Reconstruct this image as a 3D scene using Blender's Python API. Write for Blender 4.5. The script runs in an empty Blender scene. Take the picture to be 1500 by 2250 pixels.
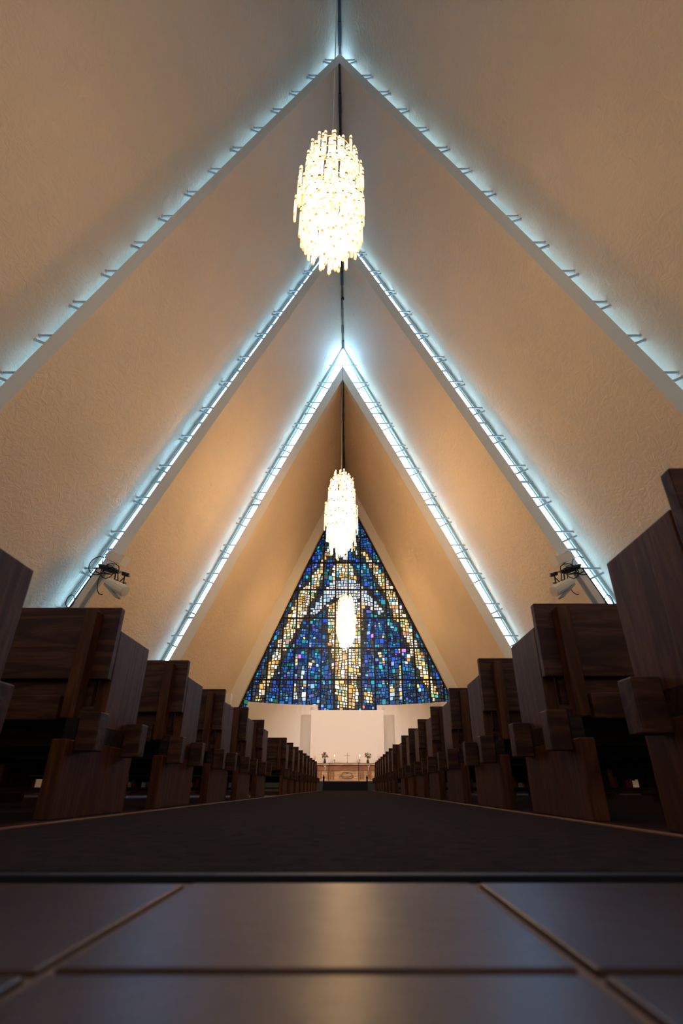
import bpy, bmesh, math, random
from mathutils import Vector, Matrix
R = math.radians
random.seed(7)
C = bpy.context.scene.collection
sc = bpy.context.scene

# ---------------------------------------------------------------- camera
EYE = 0.117
cd = bpy.data.cameras.new('camera'); cam = bpy.data.objects.new('camera', cd); C.objects.link(cam)
cam.location = (0, 0, EYE); cam.rotation_euler = (R(90 + 28.08), 0, 0)
cd.sensor_fit = 'VERTICAL'; cd.sensor_height = 36; cd.sensor_width = 24
cd.lens = 1134 / 2250 * 36; cd.shift_x = -18 / 2250
cd.clip_start = 0.02; cd.clip_end = 300
cd.dof.use_dof = True; cd.dof.focus_distance = 14; cd.dof.aperture_fstop = 3.2
sc.camera = cam
# ---------------------------------------------------------------- sky
SKY = 34.0
w = bpy.data.worlds.new('overcast_sky'); sc.world = w; w.use_nodes = True
nt = w.node_tree; nt.nodes.clear()
wo = nt.nodes.new('ShaderNodeOutputWorld'); bg = nt.nodes.new('ShaderNodeBackground')
tc = nt.nodes.new('ShaderNodeTexCoord'); sp = nt.nodes.new('ShaderNodeSeparateXYZ')
mr = nt.nodes.new('ShaderNodeMapRange'); mr.inputs[1].default_value = -0.8; mr.inputs[2].default_value = 0.8
cr = nt.nodes.new('ShaderNodeValToRGB')
cr.color_ramp.elements[0].color = (0.18, 0.50, 1.0, 1); cr.color_ramp.elements[1].color = (0.29, 0.58, 1.0, 1)
nt.links.new(tc.outputs['Generated'], sp.inputs[0]); nt.links.new(sp.outputs[0], mr.inputs[0])
nt.links.new(mr.outputs[0], cr.inputs[0]); nt.links.new(cr.outputs[0], bg.inputs[0])
bg.inputs[1].default_value = SKY; nt.links.new(bg.outputs[0], wo.inputs[0])
LAMP = 2.05
# ---------------------------------------------------------------- exposure
sc.view_settings.view_transform = 'Standard'; sc.view_settings.look = 'None'
sc.view_settings.gamma = 1; sc.view_settings.use_curve_mapping = False
sc.view_settings.exposure = 0.0

# ================================================================ helpers
def mat(name, col, rough=0.6, metal=0.0, bump=None, var=None, spec=0.5, emis=None, es=0, coat=0):
    m = bpy.data.materials.new(name); m.use_nodes = True; t = m.node_tree
    b = t.nodes['Principled BSDF']
    b.inputs['Base Color'].default_value = (*col, 1); b.inputs['Roughness'].default_value = rough
    b.inputs['Metallic'].default_value = metal; b.inputs['Specular IOR Level'].default_value = spec
    b.inputs['Coat Weight'].default_value = coat
    if emis: b.inputs['Emission Color'].default_value = (*emis, 1); b.inputs['Emission Strength'].default_value = es
    co = t.nodes.new('ShaderNodeTexCoord')
    if var:                                    # (scale, second colour)
        n = t.nodes.new('ShaderNodeTexNoise'); n.inputs['Scale'].default_value = var[0]; n.inputs['Detail'].default_value = 6
        r = t.nodes.new('ShaderNodeValToRGB'); r.color_ramp.elements[0].position = .35; r.color_ramp.elements[1].position = .68
        r.color_ramp.elements[0].color = (*col, 1); r.color_ramp.elements[1].color = (*var[1], 1)
        t.links.new(co.outputs['Object'], n.inputs[0]); t.links.new(n.outputs[0], r.inputs[0]); t.links.new(r.outputs[0], b.inputs['Base Color'])
    if bump:                                   # (scale, strength, distance)
        n = t.nodes.new('ShaderNodeTexNoise'); n.inputs['Scale'].default_value = bump[0]; n.inputs['Detail'].default_value = 5
        bp = t.nodes.new('ShaderNodeBump'); bp.inputs['Strength'].default_value = bump[1]; bp.inputs['Distance'].default_value = bump[2]
        t.links.new(co.outputs['Object'], n.inputs[0]); t.links.new(n.outputs[0], bp.inputs['Height']); t.links.new(bp.outputs[0], b.inputs['Normal'])
    return m

def plaster(name, col, amt=1.0):
    m = mat(name, col, 0.85, spec=.2); t = m.node_tree; b = t.nodes['Principled BSDF']
    co = t.nodes.new('ShaderNodeTexCoord')
    mp = t.nodes.new('ShaderNodeMapping'); mp.inputs['Scale'].default_value = (1, .8, 1)
    n1 = t.nodes.new('ShaderNodeTexNoise'); n1.inputs['Scale'].default_value = 3.5; n1.inputs['Detail'].default_value = 9; n1.inputs['Distortion'].default_value = 1.6; n1.inputs['Roughness'].default_value = .62
    n2 = t.nodes.new('ShaderNodeTexNoise'); n2.inputs['Scale'].default_value = 0.35; n2.inputs['Detail'].default_value = 3
    ad = t.nodes.new('ShaderNodeMath'); ad.operation = 'ADD'
    bp = t.nodes.new('ShaderNodeBump'); bp.inputs['Strength'].default_value = .8 * amt; bp.inputs['Distance'].default_value = .05
    t.links.new(co.outputs['Object'], mp.inputs[0]); t.links.new(mp.outputs[0], n1.inputs[0]); t.links.new(mp.outputs[0], n2.inputs[0])
    t.links.new(n1.outputs[0], ad.inputs[0]); t.links.new(n2.outputs[0], ad.inputs[1])
    t.links.new(n1.outputs[0], bp.inputs['Height']); t.links.new(bp.outputs[0], b.inputs['Normal'])
    r = t.nodes.new('ShaderNodeValToRGB'); r.color_ramp.elements[0].position = .3; r.color_ramp.elements[1].position = .7
    r.color_ramp.elements[0].color = tuple(c * .93 for c in col) + (1,); r.color_ramp.elements[1].color = (*col, 1)
    t.links.new(n2.outputs[0], r.inputs[0]); t.links.new(r.outputs[0], b.inputs['Base Color'])
    return m

def wood(name, c1, c2, axis, rough=.42):
    m = mat(name, c1, rough, spec=.14); t = m.node_tree; b = t.nodes['Principled BSDF']
    co = t.nodes.new('ShaderNodeTexCoord'); oi = t.nodes.new('ShaderNodeObjectInfo')
    va = t.nodes.new('ShaderNodeVectorMath'); va.operation = 'ADD'
    ml = t.nodes.new('ShaderNodeMath'); ml.operation = 'MULTIPLY'; ml.inputs[1].default_value = 13
    mp = t.nodes.new('ShaderNodeMapping')
    s = [9, 9, 9]; s[axis] = .9; mp.inputs['Scale'].default_value = s
    n = t.nodes.new('ShaderNodeTexNoise'); n.inputs['Scale'].default_value = 1.0; n.inputs['Detail'].default_value = 2; n.inputs['Distortion'].default_value = .6
    mm = t.nodes.new('ShaderNodeMath'); mm.operation = 'MULTIPLY'; mm.inputs[1].default_value = 9
    fr = t.nodes.new('ShaderNodeMath'); fr.operation = 'PINGPONG'; fr.inputs[1].default_value = 1
    f = t.nodes.new('ShaderNodeTexNoise'); f.inputs['Scale'].default_value = 14; f.inputs['Detail'].default_value = 3
    mx = t.nodes.new('ShaderNodeMath'); mx.operation = 'MULTIPLY'
    r = t.nodes.new('ShaderNodeValToRGB'); r.color_ramp.elements[0].position = .08; r.color_ramp.elements[1].position = .6
    r.color_ramp.elements[0].color = (*c1, 1); r.color_ramp.elements[1].color = (*c2, 1)
    L = t.links.new
    L(oi.outputs['Random'], ml.inputs[0]); L(co.outputs['Object'], va.inputs[0]); L(ml.outputs[0], va.inputs[1])
    L(va.outputs[0], mp.inputs[0]); L(mp.outputs[0], n.inputs[0]); L(mp.outputs[0], f.inputs[0])
    L(n.outputs[0], mm.inputs[0]); L(mm.outputs[0], fr.inputs[0]); L(fr.outputs[0], mx.inputs[0]); L(f.outputs[0], mx.inputs[1])
    L(mx.outputs[0], r.inputs[0]); L(r.outputs[0], b.inputs['Base Color'])
    bp = t.nodes.new('ShaderNodeBump'); bp.inputs['Strength'].default_value = .25; bp.inputs['Distance'].default_value = .004
    L(mx.outputs[0], bp.inputs['Height']); L(bp.outputs[0], b.inputs['Normal'])
    return m

def link(name, me, m, parent=None):
    o = bpy.data.objects.new(name, me); C.objects.link(o)
    for k in (m if isinstance(m, (list, tuple)) else [m]): me.materials.append(k)
    if parent: o.parent = parent
    return o
def obj(name, bm, m, parent=None, smooth=False):
    me = bpy.data.meshes.new(name); bm.normal_update(); bm.to_mesh(me); bm.free()
    if smooth:
        for p in me.polygons: p.use_smooth = True
    return link(name, me, m, parent)
def tag(o, label=None, cat=None, group=None, kind=None):
    if label: o['label'] = label
    if cat: o['category'] = cat
    if group: o['group'] = group
    if kind: o['kind'] = kind
    return o
def empty(name, loc, rz=0):
    o = bpy.data.objects.new(name, None); C.objects.link(o); o.location = loc; o.rotation_euler.z = rz; o.empty_display_size = .1
    return o
def box(bm, x0, x1, y0, y1, z0, z1, bev=0.0, mi=0):
    b = bmesh.new() if bev else bm
    x0, x1 = sorted((x0, x1)); y0, y1 = sorted((y0, y1)); z0, z1 = sorted((z0, z1))
    v = [b.verts.new(p) for p in ((x0,y0,z0),(x1,y0,z0),(x1,y1,z0),(x0,y1,z0),(x0,y0,z1),(x1,y0,z1),(x1,y1,z1),(x0,y1,z1))]
    for f in ((3,2,1,0),(4,5,6,7),(0,1,5,4),(1,2,6,5),(2,3,7,6),(3,0,4,7)):
        b.faces.new([v[i] for i in f]).material_index = mi
    if bev:
        bmesh.ops.bevel(b, geom=b.edges[:], offset=bev, segments=2, affect='EDGES', profile=.5)
        me = bpy.data.meshes.new('t'); b.to_mesh(me); b.free(); bm.from_mesh(me); bpy.data.meshes.remove(me)
    return bm
def bx(*a, **k): return box(bmesh.new(), *a, **k)
def bar(bm, p, q, r, n=6, r2=None, up=None, w=None, mi=0):
    """round rod from p to q, or rectangular beam w x 2r when w is given"""
    p = Vector(p); q = Vector(q); d = (q - p).normalized()
    a = Vector(up) if up else (Vector((0,0,1)) if abs(d.z) < .9 else Vector((0,1,0)))
    u = d.cross(a).normalized(); v = u.cross(d)
    r2 = r if r2 is None else r2
    if w is not None: offs = [(w/2, r), (-w/2, r), (-w/2, -r), (w/2, -r)]; A = B = offs
    else:
        A = [(r*math.cos(2*math.pi*i/n), r*math.sin(2*math.pi*i/n)) for i in range(n)]
        B = [(r2*math.cos(2*math.pi*i/n), r2*math.sin(2*math.pi*i/n)) for i in range(n)]
    VA = [bm.verts.new(p + u*x + v*y) for x, y in A]; VB = [bm.verts.new(q + u*x + v*y) for x, y in B]
    k = len(VA)
    for i in range(k):
        bm.faces.new((VA[i], VA[(i+1)%k], VB[(i+1)%k], VB[i])).material_index = mi
    bm.faces.new(VA[::-1]).material_index = mi; bm.faces.new(VB).material_index = mi
    return bm
def tube(bm, pts, r, n=6):
    for a, b in zip(pts[:-1], pts[1:]): bar(bm, a, b, r, n)
    return bm
def lathe(bm, prof, n=12, cx=0, cy=0, mi=None):
    rings = []
    for r, z in prof:
        rings.append([bm.verts.new((cx + r*math.cos(2*math.pi*i/n), cy + r*math.sin(2*math.pi*i/n), z)) for i in range(n)])
    for j in range(len(rings)-1):
        for i in range(n):
            f = bm.faces.new((rings[j][i], rings[j][(i+1)%n], rings[j+1][(i+1)%n], rings[j+1][i])); f.smooth = True
            if mi: f.material_index = mi[j]
    bm.faces.new(rings[0][::-1]).material_index = mi[0] if mi else 0
    bm.faces.new(rings[-1]).material_index = mi[-1] if mi else 0
    return bm
def copy_tree(o, parent=None):
    c = o.copy(); C.objects.link(c); c.parent = parent
    for ch in o.children: copy_tree(ch, c)
    return c

# ================================================================ materials
M_WALL = plaster('cream_plaster', (.80, .655, .50))
M_EDGE = mat('painted_concrete_edge', (.78, .765, .74), .7, bump=(9, .15, .01))
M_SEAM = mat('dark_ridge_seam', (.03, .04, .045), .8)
M_SCREEN = mat('white_limewash', (.82, .74, .68), .8, bump=(14, .12, .01))
M_WX = wood('oak_grain_along', (.050, .014, .007), (.122, .038, .016), 0, .5)
M_WZ = wood('oak_grain_upright', (.072, .018, .005), (.150, .040, .010), 2, .5)
M_WD = wood('oak_dark', (.02, .010, .006), (.05, .024, .014), 0)
M_ALT = wood('altar_wood', (.40, .22, .11), (.62, .38, .21), 0, .5)
M_ALT2 = wood('altar_wood_dark', (.25, .10, .05), (.36, .16, .08), 0, .5)
M_CARPET = mat('carpet_wool', (.022, .014, .015), 1.0, bump=(260, .9, .01), var=(22, (.040, .025, .024)), spec=.05)
M_TILE = mat('slate_tile', (.040, .017, .012), .36, bump=(18, .10, .01), var=(5, (.062, .027, .018)), spec=.11)
M_TILE.node_tree.nodes['Principled BSDF'].inputs['Specular Tint'].default_value = (1, .60, .36, 1)
M_GROUT = mat('grout', (.20, .12, .09), .9)
M_SIDE = wood('floor_boards', (.022, .012, .009), (.04, .022, .015), 1, .5)
M_BLACK = mat('black_rubber', (.008, .006, .006), .6, spec=.12)
M_BLACKM = mat('black_metal', (.012, .012, .014), .4, .3)
M_STEEL = mat('grey_steel', (.42, .44, .45), .45, .4)
M_WHITE = mat('off_white_enamel', (.84, .78, .70), .4)
M_BRASS = mat('brass', (.55, .33, .12), .3, .9)
M_PEWTER = mat('pewter', (.30, .24, .18), .4, .6)
M_BLUECARP = mat('navy_step_carpet', (.012, .018, .032), 1, bump=(200, .6, .01))
M_PODIUM = mat('blue_grey_stone', (.07, .10, .13), .6, var=(4, (.09, .12, .15)))
M_LEAF = mat('leaf', (.03, .07, .02), .6); M_BLOOM = mat('bloom', (.55, .10, .06), .6); M_BLOOM2 = mat('bloom_yellow', (.6, .35, .08), .6)
M_WAX = mat('wax', (.85, .80, .70), .5)
M_FLAME = mat('flame', (1, .7, .3), .5, emis=(1, .72, .35), es=6)
M_GROUND = mat('snowy_ground', (.45, .48, .5), .9)
M_LENS = mat('lens_glass', (.02, .02, .03), .05)

def m_tube(name, es, tipes):
    a = mat(name, (.9, .85, .75), .15, emis=(1.0, .65, .31), es=es)
    return a
M_TUBE_HOT = m_tube('lit_glass_tube', 17 * LAMP, 0)
def m_shell():
    m = bpy.data.materials.new('clear_glass_tube'); m.use_nodes = True; t = m.node_tree; t.nodes.clear()
    o = t.nodes.new('ShaderNodeOutputMaterial'); tr = t.nodes.new('ShaderNodeBsdfTransparent'); e = t.nodes.new('ShaderNodeEmission')
    e.inputs[0].default_value = (1, .80, .60, 1); e.inputs[1].default_value = 1.5; mx = t.nodes.new('ShaderNodeMixShader'); mx.inputs[0].default_value = .55
    t.links.new(tr.outputs[0], mx.inputs[1]); t.links.new(e.outputs[0], mx.inputs[2]); t.links.new(mx.outputs[0], o.inputs[0])
    return m
M_TUBE_OUT = m_shell()
M_TUBE_MID = m_tube('half_lit_glass_tube', 1.6 * LAMP, 0)
M_TIP = mat('amber_tube_tip', (.8, .55, .2), .2, emis=(1, .62, .22), es=.8)
M_TIPC = mat('clear_tube_tip', (.75, .65, .52), .1, emis=(1, .72, .45), es=.35)

def m_glass_clear():
    m = bpy.data.materials.new('clear_window_glass'); m.use_nodes = True; t = m.node_tree; t.nodes.clear()
    o = t.nodes.new('ShaderNodeOutputMaterial'); tr = t.nodes.new('ShaderNodeBsdfTransparent'); gl = t.nodes.new('ShaderNodeBsdfGlossy')
    tr.inputs[0].default_value = (.92, .97, 1, 1); gl.inputs['Roughness'].default_value = .05
    mx = t.nodes.new('ShaderNodeMixShader'); mx.inputs[0].default_value = .07
    t.links.new(tr.outputs[0], mx.inputs[1]); t.links.new(gl.outputs[0], mx.inputs[2]); t.links.new(mx.outputs[0], o.inputs[0])
    return m
def m_glass_stained():
    m = bpy.data.materials.new('stained_glass'); m.use_nodes = True; t = m.node_tree; t.nodes.clear()
    o = t.nodes.new('ShaderNodeOutputMaterial'); tr = t.nodes.new('ShaderNodeBsdfTransparent'); gl = t.nodes.new('ShaderNodeBsdfGlossy')
    at = t.nodes.new('ShaderNodeAttribute'); at.attribute_name = 'glass_tint'; gl.inputs['Roughness'].default_value = .12
    mx = t.nodes.new('ShaderNodeMixShader'); mx.inputs[0].default_value = .03
    t.links.new(at.outputs['Color'], tr.inputs[0]); t.links.new(tr.outputs[0], mx.inputs[1]); t.links.new(gl.outputs[0], mx.inputs[2]); t.links.new(mx.outputs[0], o.inputs[0])
    return m
def m_simple(name, kind, col):
    m = bpy.data.materials.new(name); m.use_nodes = True; t = m.node_tree; t.nodes.clear()
    o = t.nodes.new('ShaderNodeOutputMaterial'); n = t.nodes.new(kind); n.inputs[0].default_value = (*col, 1); t.links.new(n.outputs[0], o.inputs[0])
    return m
M_OBSC = m_simple('tinted_gable_glass', 'ShaderNodeBsdfTransparent', (.080, .041, .023))
M_REVEAL = m_simple('daylit_reveal_glow', 'ShaderNodeBsdfTranslucent', (.10, .088, .058))  # cyan of daylight on the reveal, put into a translucent colour
M_GLASS = m_glass_clear(); M_STAIN = m_glass_stained(); M_LEAD = mat('lead_came', (.03, .025, .025), .6, spec=.1)

# ================================================================ shell
APX = -0.38
# section: near y, far y, left foot x, right foot x, ridge height, edge thickness foot/apex   (z above eye level)
SEC = [
    dict(y0=-7.0, y1=9.75, L=-12.0, Rr=11.7, H=25.35, tf=.55, ta=.45),
    dict(y0=9.1,  y1=15.55, L=-11.0, Rr=10.7, L1=-11.06, R1=10.66, H=23.84, tf=.60, ta=.36),
    dict(y0=15.2, y1=21.4, L=-10.06, Rr=9.5, L1=-9.47, R1=9.2, H=22.04, tf=.45, ta=.42),
    dict(y0=21.05, y1=30.45, L=-8.6, Rr=8.2, H=19.3, tf=.48, ta=.44),
    dict(y0=30.4, y1=31.3, L=-7.76, Rr=7.66, H=18.0, tf=.95, ta=.7),
]
BULGE = .13
def xin(s, side, z, far=False):
    """x of the inner face at height z above the eye"""
    u = z / s['H']; F = s['L'] if side < 0 else s['Rr']
    if far: F = s.get('L1' if side < 0 else 'R1', F)
    return F + (APX - F) * u + side * BULGE * 4 * u * (1 - u)
def xout(s, side, z, far=False):
    u = max(0, min(1, z / s['H'])); return xin(s, side, z, far) + side * (s['tf'] + (s['ta'] - s['tf']) * u)
def zap_out(s, side):
    lo, hi = s['H'] * .9, s['H'] * 1.15
    for _ in range(40):
        mid = (lo + hi) / 2
        if (xout(s, side, mid) - APX) * side > 0: lo = mid
        else: hi = mid
    return lo
for s in SEC:
    za = (zap_out(s, -1) + zap_out(s, 1)) / 2; s['za'] = za
    for side, nm in ((-1, 'wall_left'), (1, 'wall_right')):
        bm = bmesh.new(); n = 14
        zi = [-EYE + (s['H'] + EYE) * i / n for i in range(n + 1)]
        zo = [-EYE + (za + EYE) * i / n for i in range(n + 1)]
        rings = []
        for y in (s['y0'], s['y1']):
            a = [bm.verts.new((xin(s, side, z, y == s['y1']) if i < n else APX, y, z + EYE)) for i, z in enumerate(zi)]
            b = [bm.verts.new((xout(s, side, z, y == s['y1']) if i < n else APX, y, z + EYE)) for i, z in enumerate(zo)]
            rings.append((a, b))
        (a0, b0), (a1, b1) = rings
        for i in range(n):
            bm.faces.new((a0[i], a0[i+1], a1[i+1], a1[i])); bm.faces.new((b0[i], b1[i], b1[i+1], b0[i+1]))
            f = bm.faces.new((a0[i], b0[i], b0[i+1], a0[i+1])); f.material_index = 1
            f = bm.faces.new((a1[i], a1[i+1], b1[i+1], b1[i])); f.material_index = 1
        bm.faces.new((a0[0], a1[0], b1[0], b0[0])); bm.faces.new((a0[n], b0[n], b1[n], a1[n]))
        bmesh.ops.recalc_face_normals(bm, faces=bm.faces)
        tag(obj(nm, bm, [M_WALL, M_EDGE]), kind='structure')
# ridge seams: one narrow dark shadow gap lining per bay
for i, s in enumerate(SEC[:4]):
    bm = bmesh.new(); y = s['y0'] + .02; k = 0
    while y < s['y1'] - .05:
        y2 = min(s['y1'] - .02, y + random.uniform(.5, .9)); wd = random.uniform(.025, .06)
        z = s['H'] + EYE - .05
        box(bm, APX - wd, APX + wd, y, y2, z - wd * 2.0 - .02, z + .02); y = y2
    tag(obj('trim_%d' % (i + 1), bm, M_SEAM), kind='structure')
# glazed west gable behind the camera: obscured glass between concrete posts
s = SEC[0]; bm = bmesh.new()
for side in (-1, 1):
    bar(bm, (s['L'] if side < 0 else s['Rr'], -6.9, 0), (APX, -6.9, s['H'] + EYE), .3, w=.4, up=(0, 1, 0))
box(bm, s['L'], s['Rr'], -7.1, -6.8, 0, 1.1)
gw = tag(obj('window_8', bm, M_EDGE), kind='structure')
for k in range(-5, 6):
    x = APX + 2.2 * k; F = s['L'] if x < APX else s['Rr']; zt = s['H'] * (x - F) / (APX - F)
    obj('mullion', bx(x - .1, x + .1, -7.05, -6.85, 1.1, zt), M_STEEL, gw)
for k in range(1, 10):
    z = 2.6 * k; obj('transom', bx(xin(s, -1, z), xin(s, 1, z), -7.03, -6.87, z - .08, z + .08), M_STEEL, gw)
bm = bmesh.new(); bm.faces.new([bm.verts.new(p) for p in ((s['L'], -6.95, 1), (s['Rr'], -6.95, 1), (APX, -6.95, s['H']))]); obj('pane', bm, M_OBSC, gw)

# ---------------------------------------------------------------- floor
fl = tag(obj('floor', bx(-14.2, 14, -7.3, 31.3, -.2, -.005), M_GROUT), kind='structure')
tag(obj('floor', bx(-13.6, 13.4, .93, 31.2, -.014, 0), M_SIDE), kind='structure')
tag(obj('ground', bx(-90, 90, -60, 120, -.5, -.21), M_GROUND), kind='structure')
tw = .395; g = .006
tile_me = None
for i in range(-9, 9):
    for j in range(-6, 3):
        x0 = .173 + i * tw; y0 = .482 + (j - 1) * tw
        y1 = min(y0 + tw, .905)
        if y0 > .87: continue
        full = y1 > y0 + tw - .001
        if full and tile_me:
            t_ = bpy.data.objects.new('tile', tile_me); C.objects.link(t_); t_.parent = fl
        else:
            b = bx(g, tw - g, g, (y1 - y0) - g, -.014, 0, bev=.003)
            t_ = obj('tile', b, M_TILE, fl)
            if full: tile_me = t_.data
        t_.location = (x0, y0, random.uniform(-.0006, .0006))
tag(obj('trim_5', bx(-13, 13, .905, .935, -.012, .005, bev=.002), M_BLACK), kind='structure')
bm = bx(-1.03, .83, .94, 22.28, -.01, .006)
cp = tag(obj('aisle_carpet', bm, M_CARPET), 'long dark brown carpet runner along the central aisle', 'carpet')
for x in (-1.045, .845):
    obj('edge_strip', bx(x - .015, x + .015, .945, 22.28, -.008, .009), M_ALT2, cp)

# ---------------------------------------------------------------- glass strips between the bays
M_STRUT = mat('galvanised_rod', (.50, .51, .51), .5)
def strip(num, a, b, z_top, dz, side, sub):
    """glazed slit between bay a (outer) and bay b (inner), with its rods"""
    Yg = a['y1'] - .04; ye = b['y0'] + .06
    zs = []; z = z_top
    while z > -.1: zs.append(z); z -= dz
    zlo = .2 - EYE
    ztop_a = a['H']; ztop_b = b['za']
    def pin(z): return Vector((xin(a, side, z, True), Yg, z + EYE))
    def pout(z): return Vector((xout(b, side, z) if z < b['za'] else APX, Yg, z + EYE))
    fr = bmesh.new(); N = 16; FR = .66
    def pmid(z): return pin(z) * FR + pout(z) * (1 - FR)
    def cut(f, zt, off, wd, dep):
        pts = []
        for i in range(N + 1):
            z = zlo + (zt - zlo) * i / N; x = f(z).x + side * off
            if (x - APX) * side < 0: x = APX
            pts.append((x, Yg, z + EYE))
        for p, q in zip(pts[:-1], pts[1:]): bar(fr, p, q, wd * .6, w=dep, up=(0, 1, 0)) if (Vector(q)-Vector(p)).length > .02 else None
    cut(pin, ztop_a - .02, -.05, .035, .09); cut(pout, ztop_b - .02, .05, .035, .09)
    root = obj('window_%d' % num, fr, M_STEEL); root['kind'] = 'structure'
    if sub:
        f2 = bmesh.new(); pts = []
        for i in range(N + 1):
            u = i / N; zz = zlo + (min(ztop_a, ztop_b) - .4 - zlo) * u
            pts.append((xin(a, side, zz, True) * FR + xout(b, side, zz) * (1 - FR), Yg - .02, zz + EYE))
        for p, q in zip(pts[:-1], pts[1:]): bar(f2, p, q, .016, w=.04, up=(0, 1, 0))
        obj('glazing_rail', f2, M_STEEL, root)
    # clear panes between transoms, each with a stand-in strip for the daylit reveal
    cuts = [ztop_b - .02] + [z - .55 for z in zs[1::2]] + [zlo]
    cuts = [c for i, c in enumerate(cuts) if i == 0 or c >= zlo]
    for z1, z0 in zip(cuts[:-1], cuts[1:]):
        if z1 - z0 < .1: continue
        bm = bmesh.new(); top = z1 >= ztop_b - .03
        for dy in (0, .012):
            K = 4; P = []
            for i in range(K + 1):
                zz = z0 + (z1 - z0) * i / K; P.append((bm.verts.new(pmid(zz) + Vector((0, dy, 0))), bm.verts.new(pout(zz) + Vector((0, dy, 0)))))
            for i in range(K): bm.faces.new((P[i][0], P[i][1], P[i+1][1], P[i+1][0]))
            break
        obj('pane', bm, M_GLASS, root)
        bm = bmesh.new(); P = [(bm.verts.new(pin(z0 + (z1 - z0) * i / 4)), bm.verts.new(pmid(z0 + (z1 - z0) * i / 4))) for i in range(5)]
        for i in range(4): bm.faces.new((P[i][0], P[i][1], P[i+1][1], P[i+1][0]))
        if top:
            tt = bm.verts.new((APX, Yg, ztop_a + EYE)); bm.faces.new((P[4][0], P[4][1], tt))
        obj('daylit_reveal', bm, M_REVEAL, root)  # added translucent strip imitating the daylit wall reveal beside the glass
    for z in zs[1::2]:
        z -= .55
        if z < zlo + .3: continue
        bm = bmesh.new(); bar(bm, pin(z) + Vector((0, -.03, 0)), pout(z + .0) + Vector((0, -.03, 0)), .03, w=.08, up=(0, 1, 0)); obj('glazing_bar', bm, M_STEEL, root)
    for z in zs:
        if z < .4: continue
        if z < b['za'] - .05:
            bm = bmesh.new(); A = Vector((xin(a, side, z), ye, z + EYE)); B = Vector((xout(b, side, z) - side*.05, ye, z + EYE))
            bar(bm, A, B, .034, n=6); bar(bm, A - Vector((side*.03, 0, 0)), A, .05, n=6); obj('tie_rod', bm, M_STRUT, root)
        z2 = z - .14
        A = Vector((xin(a, side, z2), ye, z2 + EYE))
        sl = b['H'] / abs(APX - (b['L'] if side < 0 else b['Rr']))
        gap = abs(xin(a, side, z2) - xout(b, side, z2)); nrm = Vector((-side * sl, 0, -1)).normalized()
        ln = gap * sl / math.sqrt(1 + sl * sl)
        B = A + nrm * (ln + .03)
        bm = bmesh.new(); bar(bm, A, B, .034, n=6); bar(bm, A, A + nrm * .03, .05, n=6); obj('tie_rod', bm, M_STRUT, root)
num = 1
for k, (zt, dz) in enumerate(((24.2, 1.2), (21.6, 1.29), (19.1, 1.36))):
    for side in (-1, 1):
        strip(num, SEC[k], SEC[k+1], zt, dz, side, True); num += 1
# tie across the ridge of the third slit
bm = bmesh.new(); s = SEC[2]; z = 20.35
bar(bm, (xin(s, -1, z), 21.1, z + EYE), (xin(s, 1, z), 21.1, z + EYE), .024); tag(obj('trim_6', bm, M_STRUT), kind='structure')
# sky portals in the slits and the big window
def portal(name, p, q, wdt, y):
    ld = bpy.data.lights.new(name, 'AREA'); ld.shape = 'RECTANGLE'; p = Vector(p); q = Vector(q)
    ld.size = wdt; ld.size_y = (q - p).length; ld.cycles.is_portal = True
    o = bpy.data.objects.new(name, ld); C.objects.link(o)
    d = (q - p).normalized(); zax = Vector((0, 1, 0)); xax = d.cross(zax).normalized()   # light shines along -z = -y
    m = Matrix((xax, d, zax)).transposed().to_4x4(); m.translation = (p + q) / 2
    if y < 0: m = Matrix.Translation(m.translation) @ Matrix.Rotation(math.pi, 4, 'Z') @ Matrix.Translation(-m.translation) @ m
    o.matrix_world = m
for k in range(3):
    a, b = SEC[k], SEC[k+1]
    for side in (-1, 1):
        y = a['y1'] - .10
        x0 = (xin(a, side, 0) + xout(b, side, 0)) / 2; gap = abs(xin(a, side, 0) - xout(b, side, 0)) + .35
        portal('sky_portal', (x0, y, EYE), (APX, y, (a['H'] + b['za']) / 2 + EYE), gap, y)
portal('sky_portal', (APX, -6.8, 0), (APX, -6.8, 26), 25, -6.8)
portal('sky_portal', (APX, 30.55, 0), (APX, 30.55, 18.3), 16, 30.55)

# ---------------------------------------------------------------- stained glass gable window
WY = 30.75; s4 = SEC[4]
MXS = [-.10 + .78 * k for k in range(-10, 11)]; MZS = [.03 + 1.81 * k for k in range(0, 10)]
wf = bmesh.new()
for side in (-1, 1):
    pts = [(xin(s4, side, z), WY, z + EYE) for z in [s4['H'] * i / 10 - EYE * (i == 0) for i in range(10)]] + [(APX, WY, s4['H'] + EYE)]
    for p, q in zip(pts[:-1], pts[1:]): bar(wf, p, q, .07, w=.12, up=(0, 1, 0))
box(wf, -7.7, 7.6, WY - .06, WY + .06, 0, .14)
win = tag(obj('window_7', wf, M_LEAD), kind='structure')
for x in MXS:
    F = s4['L'] if x < APX else s4['Rr']; zt = s4['H'] * (x - F) / (APX - F)
    if zt > .4: obj('mullion', bx(x - .045, x + .045, WY - .09, WY + .05, 0, zt + EYE), M_LEAD, win)
for z in MZS[1:]:
    if z < s4['H'] - .4: obj('transom', bx(xin(s4, -1, z), xin(s4, 1, z), WY - .07, WY + .05, z + EYE - .04, z + EYE + .04), M_LEAD, win)
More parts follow.
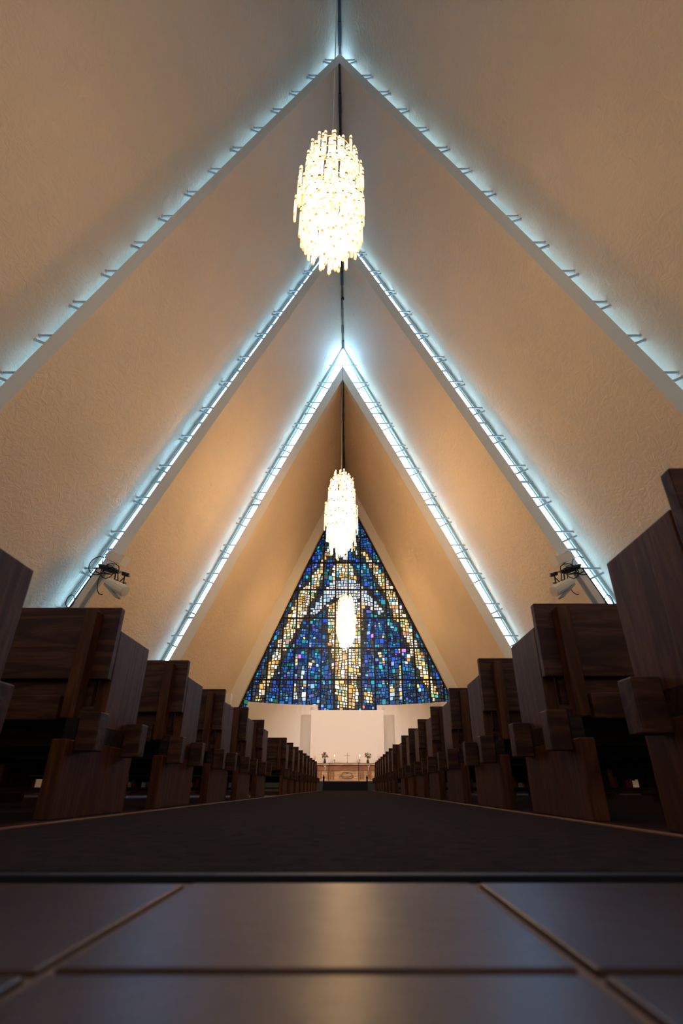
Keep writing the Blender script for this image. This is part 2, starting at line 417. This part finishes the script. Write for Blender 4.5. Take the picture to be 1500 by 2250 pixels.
# design drawn in window metres (x, z above eye level): abstract bands of pale and warm glass on blue
def Wp(px, py):                                # window-plan unit grid -> metres
    y = 1120 + py / 3.125; x = 520 + px / 3.125
    el = R(28.08) + math.atan((1125 - y) / 1134); z = WY * math.tan(el)
    d = WY * math.cos(R(28.08)) + z * math.sin(R(28.08)); return ((x - 768) * d / 1134, z)
def P(l): return [Wp(*p) for p in l]
RAYS = [P([(560,400),(592,372),(585,480),(520,610),(440,770),(400,850),(320,1000),(225,1180),(165,1312),(122,1312),(190,1150),(225,1040),(300,880),(350,760),(415,590),(490,500)]),
        P([(520,560),(600,360),(650,290),(625,250),(575,370),(500,520)]),
        P([(845,285),(870,285),(960,385),(1035,480),(1085,570),(1140,690),(1195,790),(1215,880),(1260,960),(1310,1080),(1345,1180),(1400,1305),(1350,1305),(1285,1180),(1235,1080),(1190,960),(1130,820),(1075,740),(1035,610),(965,500),(910,380)]),
        P([(790,200),(815,200),(832,310),(812,318)]), P([(640,250),(665,250),(652,320),(632,318)])]
ARCH = [P([(500,740),(520,670),(600,570),(660,490),(720,470),(780,470),(840,510),(900,570),(960,640),(1005,700),(990,720),(900,660),(830,600),(740,590),(665,610),(600,660),(540,720)])]
WARM = [P([(622,650),(690,640),(690,960),(755,1200),(757,1370),(690,1370),(670,1150),(640,960)]),
        P([(820,630),(880,650),(850,960),(840,1150),(820,1370),(765,1370),(775,1200),(815,960)]),
        P([(680,365),(770,365),(830,475),(640,475)])]
PALE = [P([(690,590),(830,590),(815,980),(790,1150),(730,1150),(700,980)]), P([(395,1180),(415,1180),(412,1312),(392,1312)]), P([(448,1090),(470,1090),(470,1312),(446,1312)]),
        P([(1058,1170),(1075,1170),(1072,1310),(1055,1310)]), P([(1118,1080),(1136,1080),(1132,1310),(1116,1310)]),
        P([(678,285),(710,285),(705,350),(682,350)]), P([(722,285),(752,285),(748,345),(724,345)])]
TRUNK = [P([(418,1080),(445,1080),(440,1312),(414,1312)]), P([(1078,1080),(1114,1080),(1110,1310),(1076,1310)]), P([(725,980),(745,980),(760,1200),(745,1200)])]
SHARD = [P([(400,1000),(420,985),(415,1070),(400,1080)]), P([(480,1080),(540,1020),(545,1045),(500,1095)]), P([(960,985),(985,985),(1030,1045),(1010,1060)]), P([(1150,1060),(1200,965),(1218,990),(1165,1070)]),
         P([(885,1250),(925,1250),(940,1330),(870,1330)])]
def inside(poly, x, z):
    c = False; j = len(poly) - 1
    for i in range(len(poly)):
        xi, zi = poly[i]; xj, zj = poly[j]
        if (zi > z) != (zj > z) and x < (xj - xi) * (z - zi) / (zj - zi) + xi: c = not c
        j = i
    return c
def near(poly, x, z, d):
    for i in range(len(poly)):
        ax, az = poly[i-1]; bx_, bz = poly[i]; L = (bx_-ax)**2 + (bz-az)**2
        t = max(0, min(1, ((x-ax)*(bx_-ax) + (z-az)*(bz-az)) / L))
        if (ax + t*(bx_-ax) - x)**2 + (az + t*(bz-az) - z)**2 < d*d: return True
    return False
rg = random.Random(3)
def jit(c, a=.25):
    k = 1 + rg.uniform(-a, a); return tuple(min(1, v * k) for v in c)
BLUES = [(.006,.024,.07)]*5 + [(.01,.05,.13)]*5 + [(.003,.01,.03)]*4 + [(.012,.09,.16)]*3 + [(.02,.035,.22)]*3 + [(.012,.14,.14)]*2 + [(.03,.22,.20)] + [(.20,.26,.28)] + [(.07,.05,.17)] + [(.16,.15,.26)] + [(.01,.06,.03)]
WARMS = [(.60,.25,.07)]*4 + [(.62,.31,.14)]*4 + [(.5,.17,.03)]*2 + [(.38,.13,.05)] + [(.75,.48,.34)]*5 + [(.2,.22,.07)] + [(.06,.2,.18)] + [(.4,.14,.09)]
PALES = [(.6,.36,.28)]*5 + [(.36,.30,.28)]*3 + [(.26,.24,.24)]*2 + [(.5,.28,.14)]
def tint(x, z):
    for p in TRUNK:
        if inside(p, x, z): return (.035,.028,.026)
    for p in ARCH:
        if inside(p, x, z): return jit(rg.choice(PALES))
    for p in PALE:
        if inside(p, x, z): return jit(rg.choice(PALES + WARMS[:3]))
    for p in RAYS + WARM + SHARD:
        if inside(p, x, z): return jit(rg.choice(WARMS))
    for p in RAYS + ARCH + WARM:
        if near(p, x, z, .2): return jit((.022,.016,.014))
    r = rg.random()
    low = z < 5.2
    if r < (.22 if low else .08): return jit((.03,.028,.035))
    if r > .985: return jit(rg.choice([(.7,.08,.05),(.5,.12,.35),(.9,.4,.08)]))
    return jit(rg.choice(BLUES), .4)
def split(q, out, depth=0):
    """cut a slightly skewed quad into mosaic pieces"""
    (a, b, c, d) = q                              # a b bottom, d c top
    wq = ((b[0]-a[0]) + (c[0]-d[0])) / 2; hq = ((d[1]-a[1]) + (c[1]-b[1])) / 2
    if (max(wq, hq) < rg.uniform(.17, .36)) or depth > 9: out.append(q); return
    t = rg.uniform(.38, .62); t2 = min(.7, max(.3, t + rg.uniform(-.09, .09)))
    lp = lambda p, r_, k: (p[0] + (r_[0]-p[0])*k, p[1] + (r_[1]-p[1])*k)
    if wq > hq:
        m = lp(a, b, t); n_ = lp(d, c, t2); split((a, m, n_, d), out, depth+1); split((m, b, c, n_), out, depth+1)
    else:
        m = lp(a, d, t); n_ = lp(b, c, t2); split((a, b, n_, m), out, depth+1); split((m, n_, c, d), out, depth+1)
def clipx(q):
    """push points lying outside the gable onto its slopes"""
    out = []
    for x, z in q:
        xl = xin(s4, -1, z); xr = xin(s4, 1, z)
        if z >= s4['H']: xl = xr = APX; z = s4['H']
        out.append((min(max(x, xl), xr), z))
    return out
for i in range(len(MXS) - 1):
    for j in range(len(MZS) ):
        x0, x1 = MXS[i], MXS[i+1]; z0 = MZS[j]; z1 = z0 + 1.81
        q = []
        if z0 > s4['H'] : continue
        if xin(s4, -1, z0) > x1 or xin(s4, 1, z0) < x0: continue
        split(((x0, z0), (x1, z0), (x1, z1), (x0, z1)), q)
        bm = bmesh.new(); cl = bm.loops.layers.float_color.new('glass_tint'); cnt = 0
        for f in q:
            f = clipx(f)
            ar = abs(sum(f[k][0]*f[(k+1)%4][1] - f[(k+1)%4][0]*f[k][1] for k in range(4))) / 2
            if ar < .002: continue
            cx = sum(p[0] for p in f)/4; cz = sum(p[1] for p in f)/4
            col = tint(cx, cz); cnt += 1
            pr = -rg.uniform(0, .012); size = math.sqrt(ar); k = 1 - min(.45, .022 / size * 2)
            O = [bm.verts.new((p[0], WY, p[1] + EYE)) for p in f]
            I = [bm.verts.new((cx + (p[0]-cx)*k, WY + pr, cz + (p[1]-cz)*k + EYE)) for p in f]
            try:
                g_ = bm.faces.new(I)
                for l in g_.loops: l[cl] = (min(1, col[0] * .215), col[1] * .152, col[2] * .108, 1)
                for e in range(4):
                    h_ = bm.faces.new((O[e], O[(e+1)%4], I[(e+1)%4], I[e])); h_.material_index = 1
                    for l in h_.loops: l[cl] = (0, 0, 0, 1)
            except ValueError: pass
        if cnt: obj('stained_pane', bm, [M_STAIN, M_LEAD], win)
        else: bm.free()

# ================================================================ chandeliers
def tube_mesh(name, body, tip, L, r=.03):
    bm = bmesh.new()
    prof = [(.010, -L), (.024, -L + .008), (r, -L + .035), (r, -.17), (r*1.12, -.165), (r*1.12, -.13), (r, -.125), (r, -.03), (.022, -.008), (.008, 0)]
    lathe(bm, prof, 8, mi=[1, 1, 0, 2, 2, 2, 0, 1, 1])
    me = bpy.data.meshes.new(name); bm.to_mesh(me); bm.free()
    for m in (body, tip, M_BRASS): me.materials.append(m)
    return me
T_HOT = [tube_mesh('glass_tube', M_TUBE_HOT, M_TIP, L) for L in (.74, .86, 1.0)]
T_OUT = [tube_mesh('glass_tube', M_TUBE_OUT, M_TIP, L) for L in (.66, .80, .95)]
T_MID = [tube_mesh('glass_tube', M_TUBE_MID, M_TIPC, L) for L in (.5, .62)]
def chandelier(loc, label, Ztop_cord, scale=(1,1,1), seed=1, hotset=None):
    rr = random.Random(seed)
    root = empty('chandelier', loc); root.scale = scale; TH = 3.95
    tag(root, label, 'chandelier', 'glass tube chandeliers hanging over the nave')
    n = 0
    tiers = [  # z top, radius, count, kind: 0 dim crown, 1 lit core, 2 clear outer
        (3.93, .10, 4, 0), (3.84, .24, 7, 0), (3.70, .36, 11, 0), (3.52, .46, 14, 0),
        (3.30, .40, 15, 1), (2.75, .48, 20, 1), (2.15, .52, 20, 1), (1.60, .50, 20, 1), (1.15, .42, 16, 1),
        (3.36, .53, 20, 2), (2.92, .60, 22, 2), (2.35, .665, 25, 2), (1.75, .665, 25, 2), (1.28, .58, 22, 2),
        (1.02, .46, 17, 2), (.90, .34, 12, 1), (.82, .22, 8, 1), (.78, .09, 4, 1)]
    for zt, r, cnt, hot in tiers:
        ph = rr.uniform(0, 6)
        for k in range(cnt):
            a = ph + 2 * math.pi * k / cnt + rr.uniform(-.06, .06); q = r + rr.uniform(-.05, .05)
            me = rr.choice((T_MID, hotset or T_HOT, T_OUT)[hot])
            o = bpy.data.objects.new('glass_tube', me); C.objects.link(o); o.parent = root
            o.location = (q*math.cos(a), q*math.sin(a), zt + rr.uniform(-.17, .14)); n += 1
    # rings carrying the tubes, spokes and centre stem
    for zt, r in ((3.35, .46), (2.8, .54), (2.2, .58), (1.6, .58), (1.0, .5)):
        bm = bmesh.new(); K = 28
        pts = [(r*math.cos(2*math.pi*i/K), r*math.sin(2*math.pi*i/K), zt) for i in range(K + 1)]; tube(bm, pts, .012, 5)
        for i in range(4):
            a = math.pi / 2 * i; bar(bm, (0, 0, zt), (r*math.cos(a), r*math.sin(a), zt), .01, 5)
        obj('ring', bm, M_BRASS, root)
    obj('stem', bar(bmesh.new(), (0, 0, .5), (0, 0, 3.9), .03, 8), M_BRASS, root)
    top = (Ztop_cord - loc[2]) / scale[2]
    obj('cord', bar(bmesh.new(), (0, 0, 3.85), (0, 0, top), .013, 6), mat('cord_sleeve', (.62, .66, .66), .5), root)
    obj('ceiling_hook', bar(bmesh.new(), (0, 0, top - .18), (0, 0, top), .05, 8, r2=.09), M_BLACKM, root)
    return root
chandelier((-.345, 5.75, 8.2), 'nearest and largest looking glass tube chandelier, hanging high above the aisle', SEC[0]['H'] + EYE - .1, scale=(.92, .92, .88), seed=1,
    hotset=[tube_mesh('glass_tube', m_tube('dimmed_glass_tube', 17 * LAMP * .38, 0), M_TIP, L) for L in (.74, .86, 1.0)])
chandelier((-.34, 18.0, 8.0), 'middle chandelier of glowing glass tubes, hanging in front of the window tip', SEC[2]['H'] + EYE - .1, scale=(.9, .9, .92), seed=2)
chandelier((-.20, 28.4, 6.97), 'farthest smallest looking chandelier, hanging before the stained glass centre', SEC[3]['H'] + EYE - .1, scale=(.8, .8, .75), seed=3)

# ================================================================ pews
PEWLEN = 5.6
def make_pew(sd):
    """sd = -1: pew extends to -x from the aisle; local x=0 is the aisle face of the end panel, y=0 its back, z=0 floor"""
    root = empty('pew', (0, 0, 0)); X = lambda v: sd * v
    b = .005
    for base, f in ((0, 1), (PEWLEN, -1)):
        x = lambda v: X(base + f * v)
        obj('leg_panel', bx(x(0), x(.065), 0, .76, 0, .30, bev=b), M_WZ, root)
        obj('end_panel', bx(x(.0), x(.06), .305, .73, .37, .845, bev=b), M_WZ, root)
        obj('block', bx(x(-.095), x(-.005), .055, .145, .255, .415, bev=b), M_WX, root)
        obj('block', bx(x(-.095), x(-.005), .575, .665, .255, .415, bev=b), M_WX, root)
        obj('tenon', bx(x(.001), x(.055), .06, .70, .28, .39), M_WD, root)
        obj('stile', bx(x(.085), x(.15), .17, .248, .40, .917, bev=b), M_WZ, root)
    obj('back_board', bx(X(0), X(PEWLEN), .25, .30, .59, .955, bev=b), M_WX, root)
    obj('lower_back_board', bx(X(.07), X(PEWLEN - .07), .285, .325, .47, .60), M_WX, root)
    obj('rail', bx(X(.155), X(PEWLEN - .155), .15, .20, .39, .50, bev=b), M_WX, root)
    obj('seat', bx(X(.065), X(PEWLEN - .065), .22, .78, .395, .44, bev=b), M_WX, root)
    obj('seat_rail', bx(X(.06), X(PEWLEN - .06), .64, .68, .27, .395), M_WD, root)
    obj('seat_rail', bx(X(.06), X(PEWLEN - .06), .30, .34, .29, .395), M_WD, root)
    for y in (.62, .70): obj('foot_rail', bx(X(.06), X(PEWLEN - .06), y, y + .035, .09, .115), M_WX, root)
    for xx in (1.9, 3.7): obj('leg_panel', bx(X(xx), X(xx + .05), .22, .66, 0, .395), M_WZ, root)
    return root
ORD = ['first', 'second', 'third', 'fourth', 'fifth', 'sixth', 'seventh', 'eighth', 'ninth', 'tenth', 'eleventh', 'twelfth', 'thirteenth', 'fourteenth', 'fifteenth', 'sixteenth']
rowsL = [1.40, 2.68, 3.96, 5.24, 6.52, 7.80] + [10.75 + 1.28*i for i in range(9)]
rowsR = [1.33 + 1.28*i for i in range(8)] + [12.5 + 1.28*i for i in range(8)]
for sd, rows, xe, nm in ((-1, rowsL, -1.2, 'left'), (1, rowsR, .945, 'right')):
    proto = make_pew(sd)
    for i, y in enumerate(rows):
        o = proto if i == 0 else copy_tree(proto)
        o.location = (xe, y - .29, 0)
        tag(o, 'dark oak pew, %s from the entrance in the row %s of the aisle' % (ORD[i], nm), 'pew', 'oak pews %s of the aisle' % nm)

# ================================================================ chancel
PZ = .31
tag(obj('floor', bx(-9, 9, 22.6, 31, 0, PZ), M_PODIUM), kind='structure')
st = empty('altar_steps', (-.15, 22.3, 0)); tag(st, 'dark navy carpeted steps up to the altar podium', 'steps')
obj('step', bx(-.88, .84, 0.0, .30, .0, .16, bev=.01), M_BLUECARP, st)
obj('step', bx(-.88, .84, .15, .302, .16, .315, bev=.01), M_BLUECARP, st)
for x in (-.86, .82):
    obj('corner_post', lathe(bmesh.new(), [(.03, .312), (.03, .42), (.045, .45), (.02, .50), (.012, .54)], 8, x, .22), M_BLACKM, st)
# screens
cs = tag(obj('altar_screen', bx(-1.92, 1.68, 27.5, 27.75, PZ, 3.42 + EYE, bev=.01), M_SCREEN), 'plain white screen wall standing directly behind the altar', 'screen')
def flank(sd, label):
    bm = bmesh.new(); K = 14; pts = []
    for i in range(K + 1):
        t = i / K; x = 1.55 + 3.45 * t; y = 28.55 - 1.2 * t ** 1.8
        pts.append((sd * x - .12, y))
    Z = 3.80 + EYE; V = []
    for x, y in pts:
        V.append([bm.verts.new((x, y, PZ)), bm.verts.new((x, y, Z)), bm.verts.new((x, y + .2, Z)), bm.verts.new((x, y + .2, PZ))])
    for a, b in zip(V[:-1], V[1:]):
        for k in range(4): bm.faces.new((a[k], a[(k+1)%4], b[(k+1)%4], b[k]))
    bm.faces.new(V[0][::-1]); bm.faces.new(V[-1]); bmesh.ops.recalc_face_normals(bm, faces=bm.faces)
    root = obj('altar_screen', bm, M_SCREEN); tag(root, label, 'screen')
    obj('wall_bracket', bx(sd*1.85 - .17, sd*1.85 - .07, 28.40, 28.46, Z - .22, Z - .12), M_STEEL, root)
flank(-1, 'curved white wing wall left of the altar screen'); flank(1, 'curved white wing wall right of the altar screen')
pr = empty('pier', (-6.45, 28.4, 0)); tag(pr, 'grey wall pier standing at the left foot of the window', 'pier')
obj('shaft', bx(-.24, .24, -.2, .2, PZ, 3.9, bev=.01), M_ALT2, pr); obj('cap', bx(-.27, .27, -.22, .22, 3.9, 4.45, bev=.01), M_EDGE, pr)
# altar
AY = 26.4; AX = -.13; AT = .975 + EYE
al = empty('altar', (AX, AY, PZ)); tag(al, 'long pale wooden altar table with dark uprights and metal bird relief', 'altar')
h = AT - PZ
obj('table_top', bx(-1.95, 1.95, -.1, .85, h - .08, h, bev=.015), M_ALT, al)
obj('upper_panel', bx(-1.8, 1.8, 0, .75, h - .30, h - .081, bev=.004), M_ALT2, al)
obj('front_panel', bx(-1.75, 1.75, .03, .72, .05, h - .301, bev=.004), M_ALT, al)
obj('plinth', bx(-1.7, 1.7, .08, .68, 0, .051), M_BLACK, al)
for x in (-1.18, -.86, -.74, -.62, .62, .74, .98, 1.08, 1.3, -1.3):
    obj('upright', bx(x - .022, x + .022, -.03, .03, .14, h - .11, bev=.004), M_ALT2, al)
for x in (-1.0, 1.0):
    bm = bmesh.new(); bar(bm, (x, -.05, h - .3), (x, -.05, h - .16), .014); bar(bm, (x, -.05, h - .16), (x - .05, -.05, h - .085), .012); bar(bm, (x, -.05, h - .16), (x + .05, -.05, h - .085), .012)
    obj('white_fork', bm, M_WHITE, al)
bm = bmesh.new()
def arc(cx, cz, rx, rz, a0, a1, n=9): return [(cx + rx*math.cos(R(a0 + (a1-a0)*i/n)), -.0, cz + rz*math.sin(R(a0 + (a1-a0)*i/n))) for i in range(n + 1)]
for pts in (arc(0, .33, .24, .10, 20, 200), arc(.02, .30, .30, .14, 190, 330), arc(-.12, .22, .22, .06, 100, 200), arc(.1, .35, .14, .05, -60, 160), arc(-.05, .28, .30, .05, 200, 350), arc(.15, .26, .14, .08, 200, 400)):
    tube(bm, pts, .012, 5)
obj('bird_relief', bm, M_PEWTER, al)
# rail in front of the altar
rl = empty('altar_rail', (AX, 23.6, PZ)); tag(rl, 'thin black metal rail standing in front of the altar', 'rail')
for x in (-2.3, -.72, .50, 2.1): obj('post', bar(bmesh.new(), (x, 0, 0), (x, 0, .69), .011, 6), M_BLACKM, rl)
obj('hand_rail', tube(bmesh.new(), [(-2.3, 0, .64), (-.72, 0, .69), (.50, 0, .69), (2.1, 0, .64)], .011, 6), M_BLACKM, rl)
# things on the altar
def on(name, x, y, label, cat, group=None): o = empty(name, (x, y, AT)); tag(o, label, cat, group); return o
ax = on('altar_cross', AX + .02, AY + .3, 'slim brass cross standing at the middle of the altar', 'cross')
obj('base', lathe(bmesh.new(), [(.07, 0), (.07, .02), (.02, .04), (.015, .07)], 12), M_BRASS, ax)
obj('upright', bx(-.012, .012, -.01, .01, .06, .46), M_BRASS, ax); obj('cross_arm', bx(-.13, .13, -.009, .009, .33, .352), M_BRASS, ax)
for x, sdn in ((-.58, 'left'), (.60, 'right')):
    c = on('candlestick', AX + x, AY + .3, 'low candlestick with burning white candle %s of the altar cross' % sdn, 'candlestick', 'lit candles on the altar')
    obj('holder', lathe(bmesh.new(), [(.05, 0), (.05, .015), (.015, .03), (.012, .13), (.035, .15), (.035, .165)], 10), M_BRASS, c)
    obj('candle', lathe(bmesh.new(), [(.018, .165), (.018, .30), (.004, .302)], 10), M_WAX, c)
    obj('flame', lathe(bmesh.new(), [(.004, .305), (.016, .325), (.013, .35), (.002, .385)], 8), M_FLAME, c)
for x, sdn in ((-1.03, 'left'), (.97, 'right')):
    rr = random.Random(5 if x < 0 else 8)
    v = on('flower_vase', AX + x, AY + .3, 'vase of reddish flowers and dark leaves at the %s of the altar' % sdn, 'flowers', 'flower vases on the altar')
    obj('vase', lathe(bmesh.new(), [(.04, 0), (.06, .05), (.05, .12), (.035, .17), (.045, .19)], 12), M_BLACKM, v)
    lf = bmesh.new(); b1 = bmesh.new(); b2 = bmesh.new()
    for i in range(60):
        d = Vector((rr.gauss(0, 1), rr.gauss(0, 1), rr.gauss(.2, 1))).normalized(); p = Vector((0, 0, .32)) + d * rr.uniform(.05, .15)
        sdv = d.orthogonal().normalized() * .022
        q = [lf.verts.new(p - d*.03), lf.verts.new(p + sdv), lf.verts.new(p + d*.05), lf.verts.new(p - sdv)]; lf.faces.new(q)
    bar(lf, (0, 0, .15), (0, 0, .32), .02)
    for i in range(9):
        d = Vector((rr.gauss(0, 1), -abs(rr.gauss(0, 1)), rr.gauss(.3, 1))).normalized(); p = Vector((0, 0, .32)) + d * .15
        bmesh.ops.create_icosphere(b1 if i % 3 else b2, subdivisions=1, radius=.028, matrix=Matrix.Translation(p))
    obj('foliage', lf, M_LEAF, v); obj('blossoms', b1, M_BLOOM, v); obj('yellow_blossoms', b2, M_BLOOM2, v)
for x, sdn in ((-1.50, 'left'), (1.48, 'right')):
    c = on('candelabrum', AX + x, AY + .3, 'slender brass candelabrum on the %s end of the altar' % sdn, 'candelabrum', 'tall candelabra on the altar')
    obj('base', lathe(bmesh.new(), [(.06, 0), (.06, .015), (.014, .04), (.010, .16)], 10), M_BRASS, c)
    bm = bmesh.new(); bar(bm, (0, 0, .14), (0, 0, .34), .008)
    for k in (-1, 1): tube(bm, [(0, 0, .18), (k*.04, 0, .22), (k*.055, 0, .30)], .008, 5)
    obj('arm', bm, M_BRASS, c)
    for k, zt in ((0, .34), (-.055, .30), (.055, .30)): obj('candle', bar(bmesh.new(), (k, 0, zt), (k, 0, zt + .42 - abs(k)*2), .009, 6), M_WAX, c)

# ================================================================ spotlight masts beside the second arch
def spot(parent_pt, target, e):
    ld = bpy.data.lights.new('spot_lamp', 'SPOT'); ld.energy = e; ld.color = (1, .84, .72); ld.spot_size = R(30); ld.spot_blend = .6; ld.shadow_soft_size = .14
    o = bpy.data.objects.new('spot_lamp', ld); C.objects.link(o); o.location = parent_pt
    o.rotation_euler = (Vector(target) - Vector(parent_pt)).to_track_quat('-Z', 'Y').to_euler(); return o
def mast(side, label):
    s = SEC[2]; y = s['y0'] - .22
    def pt(z, dx=0): return Vector((xin(s, side, z) - side * (-.12) + dx, y, z + EYE))
    root = empty('lighting_mast', (pt(.5).x, y, 0)); tag(root, label, 'mast', 'equipment masts on the second arch')
    off = Vector((-pt(.5).x, -y, 0))
    def L(v): return Vector(v) + off
    b = bmesh.new(); bar(b, L(pt(-.1)), L(pt(5.95)), .12, w=.20, up=(0, 1, 0)); obj('beam', b, M_WHITE, root)
    b = bmesh.new(); bar(b, L(pt(-.1)) + Vector((-side*.10, .0, 0)), L(pt(5.9)) + Vector((-side*.10, 0, 0)), .03, w=.24, up=(0, 1, 0)); obj('cable_duct', b, M_STEEL, root)
    b = bmesh.new(); bar(b, L(pt(4.4)) + Vector((side*.16, 0, 0)), L(pt(6.0)) + Vector((side*.16, 0, 0)), .035, w=.1, up=(0, 1, 0)); obj('black_cable_run', b, M_BLACKM, root)
    i = -side; T = L(pt(6.05)) + Vector((i*.10, 0, -.12))
    b = bmesh.new(); bar(b, T + .74 * Vector((side*.35, -.12, .22)), T + .74 * Vector((i*1.05, -.12, -.22)), .035, 8); obj('cross_bar', b, M_STEEL, root)
    for k in (-.2, -.1, .0, .1, .22, .35, .5, .8, .95):
        b = bmesh.new(); c = T + .74 * Vector((i*k, -.12, .07 - .31*k)); bar(b, c - Vector((i*.05, 0, 0)), c + Vector((i*.06, 0, -.02)), .09 if abs(k) < .4 else .06, 8); obj('clamp', b, M_BLACKM, root)
    for k in (.45, .85):
        b = bmesh.new(); c = T + .74 * Vector((i*k, -.14, .07 - .31*k)); bar(b, c, c + Vector((i*.02, 0, -.32)), .022, 6); bar(b, c + Vector((i*-.05, 0, -.3)), c + Vector((i*.1, 0, -.3)), .02); obj('hook_clamp', b, M_BLACKM, root)
    # upper boxy camera
    b = bmesh.new(); c0 = T + .74 * Vector((i*.02, -.15, .62)); c1 = T + .74 * Vector((i*.80, -.35, .27)); bar(b, c0, c1, .13, w=.26); h1 = obj('upper_housing', b, M_WHITE, root)
    b = bmesh.new(); bar(b, c0 - (c1 - c0)*.08, c0 + (c1-c0)*.02, .07, 8); obj('lens', b, M_BLACKM, h1)
    b = bmesh.new(); bar(b, c1, c1 + (c1 - c0)*.07, .15, w=.30); obj('hood', b, M_WHITE, h1)
    b = bmesh.new(); bar(b, T + .74 * Vector((i*.30, -.13, -.05)), T + .74 * Vector((i*.35, -.2, .42)), .03); obj('bracket', b, M_STEEL, h1)
    # lower round spotlight
    b = bmesh.new(); d0 = T + .74 * Vector((i*.22, -.15, -.55)); d1 = T + .74 * Vector((i*1.12, -.40, -1.05)); bar(b, d0, d0.lerp(d1, .5), .13, 12, r2=.16); bar(b, d0.lerp(d1, .5), d1, .16, 12, r2=.17); h2 = obj('lower_spotlight', b, M_WHITE, root)
    b = bmesh.new(); bar(b, d0 + Vector((0, -.05, -.12)), d1 + Vector((-i*.15, -.05, -.22)), .02, w=.22); obj('barn_door', b, M_STEEL, h2)
    b = bmesh.new(); bar(b, d1, d1 + (d1-d0)*.02, .15, 12); obj('lens', b, M_WHITE, h2)
    spot(d1 - off + Vector((i*.06, .3, -.02)), (-.1, 27.2, 1.9), 2700)
    b = bmesh.new(); m_ = d0.lerp(d1, .55); bar(b, T + .74 * Vector((i*.85, -.12, -.35)), m_ + Vector((0, 0, .12)), .018)
    bar(b, T + .74 * Vector((i*.55, -.12, -.2)), m_ + Vector((0, 0, .12)), .018); obj('hanger', b, M_BLACKM, h2)
    def loop(c, rx, rz, a0, a1):
        obj('cable', tube(bmesh.new(), [c + Vector((rx*math.cos(R(a)), -.14, rz*math.sin(R(a)))) for a in [a0 + (a1-a0)*q/12 for q in range(13)]], .014, 5), M_BLACKM, root)
    loop(T + .74 * Vector((side*.32, 0, .15)), .28, .30, 60, 300); loop(T + .74 * Vector((i*.1, 0, -.55)), .2, .42, 80, 280); loop(T + .74 * Vector((i*.25, 0, .0)), .25, .18, 0, 360); loop(T + .74 * Vector((i*.1, 0, .38)), .22, .3, 90, 200)
    loop(T + .74 * Vector((i*.02, 0, -.05)), .3, .12, 0, 360); loop(T + .74 * Vector((i*.12, 0, -.12)), .2, .22, 0, 360)
    loop(L(pt(4.9)) + Vector((side*.22, 0, 0)), .12, .2, 0, 360)
mast(-1, 'white mast with spotlight and camera clamps against the left arch')
mast(1, 'white mast with spotlight and camera clamps against the right arch')
